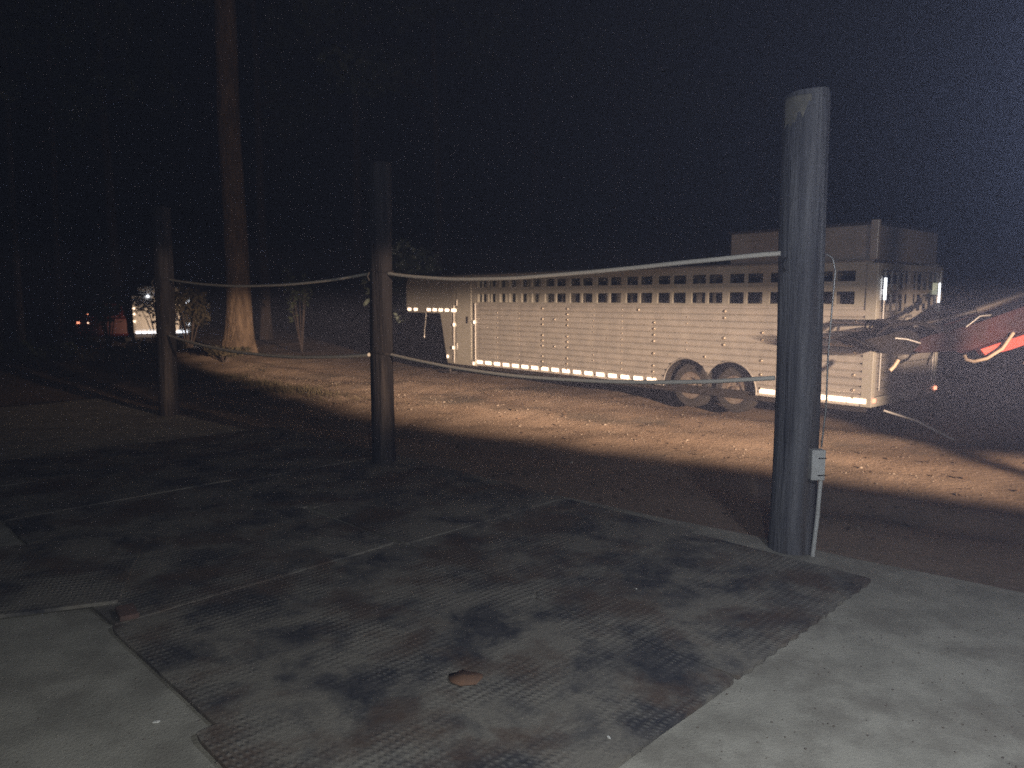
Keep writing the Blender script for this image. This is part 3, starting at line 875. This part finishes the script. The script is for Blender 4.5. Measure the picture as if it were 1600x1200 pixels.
# grass fringe along the drive (uncountable)
g = MB(); rnd = random.Random(5)
for _ in range(6000):
    if rnd.random() < .6:
        x = rnd.gauss(-5.0, 1.2); y = 14.2 - (x + 5) * .62 + rnd.gauss(0, .45)
    else:
        x = rnd.uniform(-11, -5.6); y = rnd.gauss(16.2, .8)
    if noise.noise(Vector((x * 1.1, y * 1.1, 8))) < -.02: continue
    z = ground_z(x, y); h = rnd.uniform(.03, .13); a = rnd.uniform(0, PI); w = .008
    dx, dy = math.cos(a) * w, math.sin(a) * w
    g.add([(x - dx, y - dy, z - .01), (x + dx, y + dy, z - .01), (x + rnd.uniform(-.05, .05), y + rnd.uniform(-.05, .05), z + h)], [(0, 1, 2)])
tag(g.build('grass', M['leaf_olive']), 'sparse olive grass along the edge of the dirt drive', 'grass', kind='stuff')

# pebbles and clods on the dirt (uncountable)
g = MB(); rnd = random.Random(9)
def pebble(x, y, z, s_):
    vs = []
    for (a, b, c) in ((1, 0, 0), (0, 1, 0), (-1, 0, 0), (0, -1, 0), (0, 0, 1), (0, 0, -1)):
        k = rnd.uniform(.7, 1.3); vs.append((x + a * s_ * k, y + b * s_ * k, z + c * s_ * .6 * k))
    g.add(vs, [(0, 1, 4), (1, 2, 4), (2, 3, 4), (3, 0, 4), (1, 0, 5), (2, 1, 5), (3, 2, 5), (0, 3, 5)], True)
for _ in range(5200):
    x = rnd.uniform(-7, 8); y = rnd.uniform(3.5, 16)
    e = (Vector((x, y)) - P1).dot(E2)
    if e < .12: continue
    pebble(x, y, ground_z(x, y), rnd.uniform(.006, .016) if rnd.random() < .97 else rnd.uniform(.018, .03))
for _ in range(3000):
    x = rnd.uniform(-4, 5); y = rnd.uniform(1.8, 6)
    if (Vector((x, y)) - P1).dot(E2) > 0: continue
    inmat = any(-.02 < (Vector((x, y)) - Vector(o)).dot(D1) < L and -.02 < (Vector((x, y)) - Vector(o)).dot(Vector((-D1.y, D1.x))) < Wd for (o, L, Wd, *_r) in grid)
    pebble(x, y, .020 if inmat else .002, rnd.uniform(.002, .006))
tag(g.build('pebbles', M['stone']), 'scattered pebbles and clods on the dirt and the pad', 'pebbles', kind='stuff')

# fallen leaves over the dirt (uncountable)
g = MB(); rnd = random.Random(12)
for _ in range(2400):
    x = rnd.uniform(-9, 8); y = rnd.uniform(4, 18)
    if (Vector((x, y)) - P1).dot(E2) < .2 or noise.noise(Vector((x * .6, y * .6, 20))) < -.1: continue
    a = rnd.uniform(0, 2 * PI); s_ = rnd.uniform(.015, .04); z = ground_z(x, y) + .006
    ca, sa = math.cos(a) * s_, math.sin(a) * s_
    g.add([(x - ca, y - sa, z), (x + sa * .5, y - ca * .5, z + rnd.uniform(0, .02)), (x + ca, y + sa, z + rnd.uniform(0, .012)), (x - sa * .5, y + ca * .5, z + rnd.uniform(0, .02))], [(0, 1, 2, 3)])
tag(g.build('leaf_litter', M['litter']), 'fallen brown leaves scattered over the dirt', 'leaf litter', kind='stuff')

# ------------------------------------------------------------------ small litter
g = MB(); n = 14; rnd = random.Random(2)
vs = [(0, 0, .012)] + [(.075 * (1 + .10 * math.sin(k * 2.3)) * math.cos(2 * PI * k / n), .062 * (1 + .10 * math.cos(k * 3.1)) * math.sin(2 * PI * k / n), .004 + .006 * rnd.random()) for k in range(n)]
g.add(vs, [(0, 1 + k, 1 + (k + 1) % n) for k in range(n)], True)
o = g.build('dry_leaf', M['dry_leaf']); o.location = (-.20, 3.01, .024)
s = o.modifiers.new('s', 'SOLIDIFY'); s.thickness = .003
tag(o, 'dry orange leaf lying on the front rubber mat', 'leaf')
def scrap(x, y, z, sx_, sy_, rot, label, m='paper', h=.004):
    g = MB(); n = 9; rnd = random.Random(int(x * 100))
    vs = [(sx_ * math.cos(2 * PI * k / n) * rnd.uniform(.7, 1.1), sy_ * math.sin(2 * PI * k / n) * rnd.uniform(.7, 1.1), 0) for k in range(n)]
    vs += [(a * .8, b * .8, h) for a, b, c in vs]
    g.add(vs, [tuple(range(n, 2 * n)), tuple(reversed(range(n)))] + [(k, (k + 1) % n, (k + 1) % n + n, k + n) for k in range(n)])
    o = g.build('scrap', M[m]); o.location = (x, y, z); o.rotation_euler = (0, 0, rot)
    return tag(o, label, 'scrap', 'scraps of litter on the pad')
scrap(-1.39, 2.72, .003, .018, .008, .3, 'white scrap on the bare concrete at the lower left')
scrap(-1.55, 3.55, .003, .010, .006, 1, 'tiny white scrap at the edge of the dark wet mat') if False else None
scrap(.70, 3.10 + .9, .024, .008, .004, .4, 'small pale scrap on the scalloped mat')
scrap(.36, 3.48 - .9, .026, .012, .006, 2.0, 'small pale scrap near the leaf on the front mat')
scrap(.62, 7.55, ground_z(.62, 7.55) + .02, .022, .012, .5, 'pale scrap on the dark dirt behind the pad')
g = MB(); g.box(-.085, .085, -.045, .045, 0, .028)
o = g.build('brick', M['brick'], None, .008); o.location = (-1.99, 3.66, .024); o.rotation_euler = (0, 0, 2.2)
tag(o, 'broken reddish brick at the left end of the dusty mat', 'brick')

# ------------------------------------------------------------------ far left: white trailer and parked car
def cargo():
    T = empty('cargo_trailer', (-12.35, 26.2, 0), 'white box trailer far at the left, its end lit, behind the far post', 'trailer', rz=.42)
    g = MB(); g.box(-.93, .93, 0, 4.2, .42, 1.76); b = g.build('body', M['white'], T, .05)
    g = MB(); g.box(-.75, .75, .1, 4.0, 1.78, 2.08); g.build('roof', M['alum_dark'], T, .05)
    for x in (-.44, .44):
        g = MB(); g.box(x - .43, x + .43, -.025, -.002, .56, 1.68); d = g.build('rear_door', M['white'], T, .01)
        g = MB(); g.tube([(x * .3, -.035, .6), (x * .3, -.035, 1.64)], .012, 6); g.build('lock_bar', M['steel'], d)
    for k in range(9):
        x = -.86 + k * .19
        g = MB(); g.box(x, x + .16, -.045, -.027, .42, .50); g.build('bumper_marker', M['lamp_white'], T)  # reflective strip, its shine made by emission
    for (x, z, s_) in ((-.42, 1.72, .055), (.82, 1.55, .085), (.84, .75, .04)):
        g = MB(); g.disc((x, -.03, z), s_, -.03, .0, 14); g.build('marker_lamp', M['lamp_white'], T)
    for z in (.85, 1.1, 1.3):
        g = MB(); g.disc((-.88, -.03, z), .04, -.02, 0, 12); g.build('marker_lamp', M['marker'], T)  # warm reflectors down the left edge, made to glow
    g = MB(); g.box(-.9, .9, .05, 4.1, .28, .40); g.build('chassis', M['dark_metal'], T)
    for x in (-.85, .85):
        for y in (1.8, 2.6):
            g = MB()
            vs = []; n = 24
            for xx in (x - .1, x + .1):
                vs += [(xx, y + .34 * math.cos(2 * PI * k / n), .33 + .34 * math.sin(2 * PI * k / n)) for k in range(n)]
            g.add(vs, [tuple(range(n)), tuple(reversed(range(n, 2 * n)))] + [(k, k + n, (k + 1) % n + n, (k + 1) % n) for k in range(n)]); g.build('wheel', M['rubber'], T)
cargo()
def car():
    T = empty('parked_car', (-14.75, 26.6, 0), 'dark red parked car far at the left with a red tail lamp glowing', 'car', rz=.40)
    def sect(y, pts): return [(x, y, z) for x, z in pts]
    def loft(secs, m, name, par, bev=0):
        g = MB(); n = len(secs[0]); vs = [p for s_ in secs for p in s_]
        fs = [(i * n + k, i * n + (k + 1) % n, (i + 1) * n + (k + 1) % n, (i + 1) * n + k) for i in range(len(secs) - 1) for k in range(n)]
        fs += [tuple(range(n)), tuple(reversed(range(len(vs) - n, len(vs))))]
        g.add(vs, fs, False); return g.build(name, M[m], par, bev)
    def ring_(w, z0, z1): return [(-w, z0), (-w * 1.03, (z0 + z1) / 2), (-w * .95, z1), (w * .95, z1), (w * 1.03, (z0 + z1) / 2), (w, z0)]
    b = loft([sect(0, ring_(.84, .35, .92)), sect(.15, ring_(.88, .28, .96)), sect(3.2, ring_(.9, .25, .98)), sect(4.3, ring_(.85, .28, .80)), sect(4.5, ring_(.78, .35, .68))], 'dark_red', 'body', T, .03)
    c = loft([sect(.12, ring_(.76, .96, 1.0)), sect(.6, ring_(.68, .96, 1.44)), sect(2.3, ring_(.68, .97, 1.47)), sect(3.1, ring_(.74, .97, 1.0))], 'dark_red', 'cabin', T, .03)
    g = MB(); g.add([(-.6, .17, 1.03), (.6, .17, 1.03), (.54, .55, 1.38), (-.54, .55, 1.38)], [(0, 1, 2, 3)])
    o = g.build('rear_window', M['glass'], c); o.location = (0, -.02, .02); s_ = o.modifiers.new('s', 'SOLIDIFY'); s_.thickness = .01
    g = MB(); g.box(-.76, -.66, -.02, .02, .75, .82); g.build('tail_lamp', M['marker_red'], T, .01)
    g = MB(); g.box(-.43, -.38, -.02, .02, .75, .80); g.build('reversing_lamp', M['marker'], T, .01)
    g = MB(); g.box(-.42, -.38, -.02, .02, 1.07, 1.10); g.build('stop_lamp', M['marker_red'], T, .01)
    for x in (-.8, .8):
        for y in (.85, 3.6):
            g = MB(); vs = []; n = 24
            for xx in (x - .1, x + .1):
                vs += [(xx, y + .32 * math.cos(2 * PI * k / n), .31 + .32 * math.sin(2 * PI * k / n)) for k in range(n)]
            g.add(vs, [tuple(range(n)), tuple(reversed(range(n, 2 * n)))] + [(k, k + n, (k + 1) % n + n, (k + 1) % n) for k in range(n)]); g.build('wheel', M['rubber'], T)
car()

# ------------------------------------------------------------------ haze added to stand in for veiling glare
g = MB(); g.box(-60, 60, -20, 70, -2.5, 24)
hz = bpy.data.materials.new('haze'); hz.use_nodes = True
t = hz.node_tree; t.nodes.remove(t.nodes['Principled BSDF'])
pv = t.nodes.new('ShaderNodeVolumePrincipled')
pv.inputs['Color'].default_value = (.56, .64, 1, 1)
pv.inputs['Density'].default_value = .0155
pv.inputs['Anisotropy'].default_value = .5
t.links.new(pv.outputs[0], t.nodes['Material Output'].inputs['Volume'])
tag(g.build('haze', hz), 'thin damp haze hanging in the night air', 'haze', kind='stuff')
